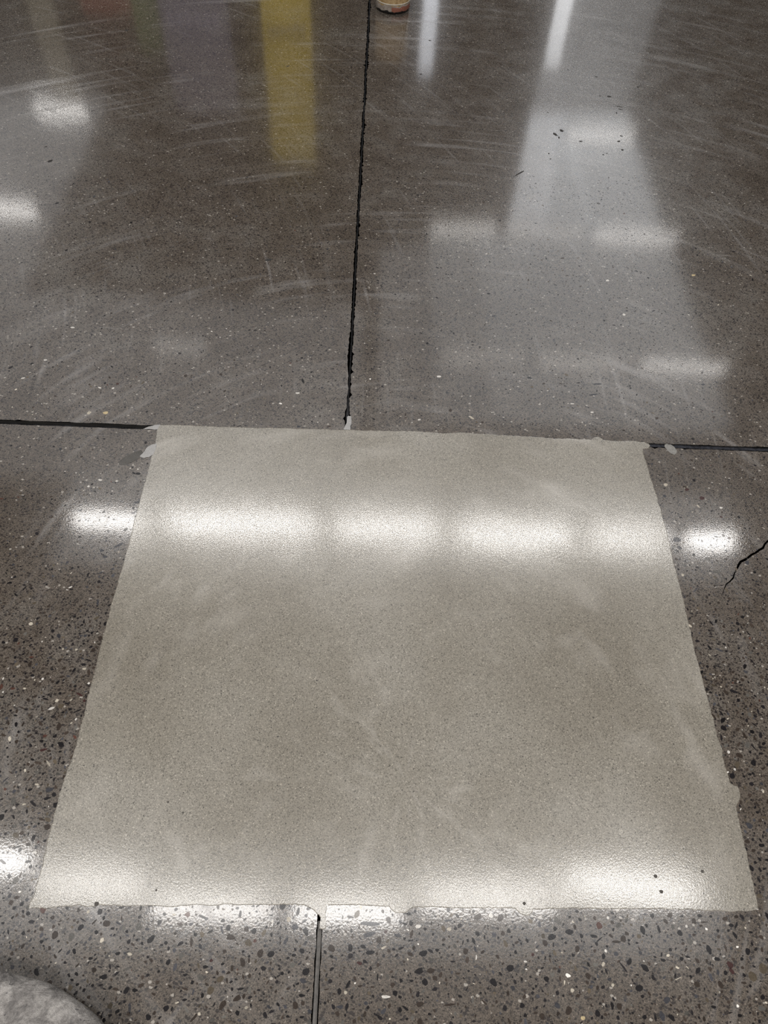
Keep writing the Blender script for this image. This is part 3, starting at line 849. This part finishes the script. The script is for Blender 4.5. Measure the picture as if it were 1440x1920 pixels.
# tall coloured display stands beyond the top of the picture, seen mirrored in the floor
def stand(d, r0, r1, top, panel_col, label, text=None):
    x0, x1 = r0 * d, r1 * d
    cx, hw = (x0 + x1) / 2, (x1 - x0) / 2
    t = tag(empty('display_stand', (cx, d, 0)), label, 'display stand')
    nm = label.split()[1]
    mp = mat_plain('panel_' + nm, panel_col, 0.5, 0.08, 6.0)
    box('base', -hw - .04, hw + .04, -.02, .45, 0, .08, M_GREYM, t, .008)
    pn = box('panel', -hw, hw, .05, .11, .08, top, mp, t, .006)
    box('back_rail', -hw * .7, hw * .7, .112, .15, .08, top - .1, M_GREYM, t)
    if text:
        mk = mat_plain('print_' + nm, text[1], 0.6)
        n_ = text[2]
        r = random.Random(4)
        for k in range(n_):
            xx = -hw * .8 + 1.6 * hw * k / n_
            box('printed_bar', xx, xx + hw * 1.1 / n_, .046, .0495, text[0] - .06 * r.uniform(.6, 1), text[0] + .06, mk, pn)
    return t

stand(6.0, -0.145, -0.085, 2.02, (0.85, 0.62, 0.01), 'tall yellow display stand mirrored as the yellow streak left of the joint', (1.02, (0.3, .22, .02), 9))
stand(6.6, -0.268, -0.185, 1.95, (0.21, 0.20, 0.29), 'tall purple display stand mirrored left of the yellow streak', (1.2, (0.45, .42, .6), 6))
stand(6.9, -0.300, -0.270, 1.6, (0.16, 0.24, 0.06), 'narrow green display stand mirrored between the red and purple tints')
stand(7.2, -0.360, -0.300, 1.45, (0.38, 0.10, 0.06), 'low red display stand mirrored at the top left of the floor')
stand(7.6, -0.425, -0.395, 2.4, (0.5, 0.46, 0.34), 'slim cream display stand mirrored near the top left corner')

def light_column(d, r0, r1, z0, top, col, strength, label):
    x0, x1 = r0 * d, r1 * d
    cx, hw = (x0 + x1) / 2, (x1 - x0) / 2
    t = tag(empty('light_column', (cx, d, 0)), label, 'floor lamp')
    box('base', -hw - .06, hw + .06, -.08, .3, 0, .06, M_GREYM, t, .008)
    box('housing', -hw - .015, hw + .015, .012, .09, .06, top + .03, M_GREYM, t)
    box('diffuser', -hw, hw, 0, .01, z0, top, mat_emit('column_light', col, strength), t)
    return t
light_column(8.0, 0.050, 0.067, .4, 2.15, (0.88, 0.92, 1.0), 2.2, 'slim upright light mirrored as the white streak right of the container')
light_column(8.0, 0.207, 0.226, .4, 2.02, (0.95, 0.97, 1.0), 2.6, 'slim upright light mirrored as the white streak in the upper right')

# pale partition behind the far lamps
t = tag(empty('partition', (3.6, 13.6, 0)), 'white partition mirrored as the pale sheen in the upper right', 'partition')
for k in range(3):
    box('panel', -.84 + k * .57, -.84 + k * .57 + .56, 0, .08, .1, 5.2, M_WHITE, t, .004)
box('base_rail', -.86, .88, -.02, .1, 0, .1, M_GREYM, t)

# ------------------------------------------------------------------ worn round container at the top edge
def mat_worn():
    m, nt, p = new_mat('worn_container')
    b = NB(nt)
    tc = b.node('ShaderNodeTexCoord').outputs['Object']
    sep = b.node('ShaderNodeSeparateXYZ'); b.put(sep.inputs[0], tc)
    z = sep.outputs[2]
    n1 = b.noise(tc, 28.0, 5.0, 0.65)
    n2 = b.noise(tc, 70.0, 4.0, 0.6)
    n3 = b.noise(b.mapping(tc, scale=(1, 1, .3)), 22.0, 3.0, 0.6)
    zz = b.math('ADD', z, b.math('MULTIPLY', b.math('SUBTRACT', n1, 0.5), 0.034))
    ochre = b.ramp(n2, [(0.3, (0.22, 0.14, 0.06)), (0.6, (0.38, 0.27, 0.14)), (0.8, (0.42, 0.36, 0.26))])
    pale = b.ramp(n2, [(0.3, (0.20, 0.165, 0.14)), (0.7, (0.38, 0.34, 0.30))])
    col = b.mix(b.math('GREATER_THAN', zz, 0.036), pale, ochre)
    redz = b.math('MULTIPLY', b.math('LESS_THAN', zz, 0.030), b.math('GREATER_THAN', b.math('ADD', sep.outputs[0], b.math('MULTIPLY', n3, 0.03)), 0.012))
    col = b.mix(b.math('MULTIPLY', redz, 0.85), col, (0.24, 0.07, 0.04))
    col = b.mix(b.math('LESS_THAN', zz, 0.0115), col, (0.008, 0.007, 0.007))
    finish(p, col, 0.55, b.bump(n2, 0.4, 0.002), 1.45, 0, 0.1, b)
    return m

a0, a1 = fl(704, 17), fl(768, 17)
rad = (a1[0] - a0[0]) / 2
ccx, ccy = (a0[0] + a1[0]) / 2, fl(736, 28)[1] + rad
can = tag(empty('round_container', (ccx, ccy, 0)), 'scuffed cream and red round container with blackened base at the top edge', 'container')
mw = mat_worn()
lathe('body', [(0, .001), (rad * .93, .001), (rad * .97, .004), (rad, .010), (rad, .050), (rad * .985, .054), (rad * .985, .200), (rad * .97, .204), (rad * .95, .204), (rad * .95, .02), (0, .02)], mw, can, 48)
lathe('rib', [(rad * .98, .037), (rad * 1.008, .038), (rad * 1.012, .040), (rad * 1.008, .042), (rad * .98, .043)], mat_plain('pale_rib', (0.50, 0.47, 0.41), 0.4, 0.15, 60), can, 48)
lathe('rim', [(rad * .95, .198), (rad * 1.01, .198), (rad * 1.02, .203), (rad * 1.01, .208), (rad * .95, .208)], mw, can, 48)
lathe('lid', [(0, .197), (rad * .94, .197), (rad * .94, .201), (rad * .5, .203), (0, .203)], mat_plain('grey_lid', (0.25, .24, .22), .6, .2, 40), can, 48)

# ------------------------------------------------------------------ dust-caked round cover in the bottom left corner
def mat_dusty():
    m, nt, p = new_mat('dust_caked')
    b = NB(nt)
    pos = b.pos()
    n1 = b.noise(pos, 24.0, 7.0, 0.7, 0.8)
    n2 = b.noise(pos, 90.0, 5.0, 0.7, 0.4)
    n3 = b.noise(b.mapping(pos, loc=(3, 1, 0)), 22.0, 3.0, 0.5)
    col = b.ramp(b.math('ADD', b.math('MULTIPLY', n1, .6), b.math('MULTIPLY', n2, .4)),
                 [(0.38, (0.085, 0.08, 0.078)), (0.48, (0.17, 0.16, 0.153)), (0.60, (0.32, 0.305, 0.29))])
    col = b.mix(b.math('MULTIPLY', b.ramp(n3, [(0.66, 0.0), (0.74, 1.0)]), 0.6), col, (0.45, 0.40, 0.24))
    spk = b.noise(pos, 130.0, 2.0, 0.5)
    col = b.mix(b.ramp(spk, [(0.26, 0.8), (0.32, 0.0)]), col, (0.05, 0.048, 0.05))
    h = b.math('ADD', n1, b.math('MULTIPLY', n2, .5))
    finish(p, col, 0.85, b.bump(h, 0.8, 0.006), 1.4, 0, .1, b)
    return m

GR = 0.414
cover = tag(empty('machine_cover', (-0.6257, -0.3316, 0)), 'round grey dust-caked cover lying low in the bottom left corner', 'machine cover')
md = mat_dusty()
prof = [(GR - .012, .018), (GR - .003, .024), (GR, .035), (GR - .001, .050), (GR - .006, .058), (GR - .016, .064), (GR - .04, .070), (GR - .08, .078), (GR - .14, .088), (GR - .22, .097), (.12, .104), (.0, .105)]
shell = lathe('shell', prof, md, cover, 160)
# knocks and folds in the dusty shell
me = shell.data
for v in me.vertices:
    a = math.atan2(v.co.y, v.co.x)
    r = math.hypot(v.co.x, v.co.y)
    if r > 0.05:
        k = 1 + 0.0035 * math.sin(7 * a + .4) + 0.002 * math.sin(17 * a) + 0.0015 * math.sin(31 * a + 1)
        v.co.x *= k; v.co.y *= k
        v.co.z += 0.0015 * math.sin(13 * a + 20 * r) * (r / GR)
lathe('skirt', [(GR - .016, 0.0), (GR - .010, 0.0), (GR - .010, .024), (GR - .016, .024)], mat_plain('black_rubber', (0.02, 0.02, 0.021), 0.7, 0.3, 50), cover, 120)
lathe('hub', [(.09, .100), (.09, .125), (.08, .132), (0, .132)], md, cover, 40)
for k in range(6):
    a = k * math.pi / 3 + .2
    lathe('bolt', [(.011, .098), (.011, .110), (.008, .113), (0, .113)], M_GREYM, cover, 6, False, (.17 * math.cos(a), .17 * math.sin(a)))
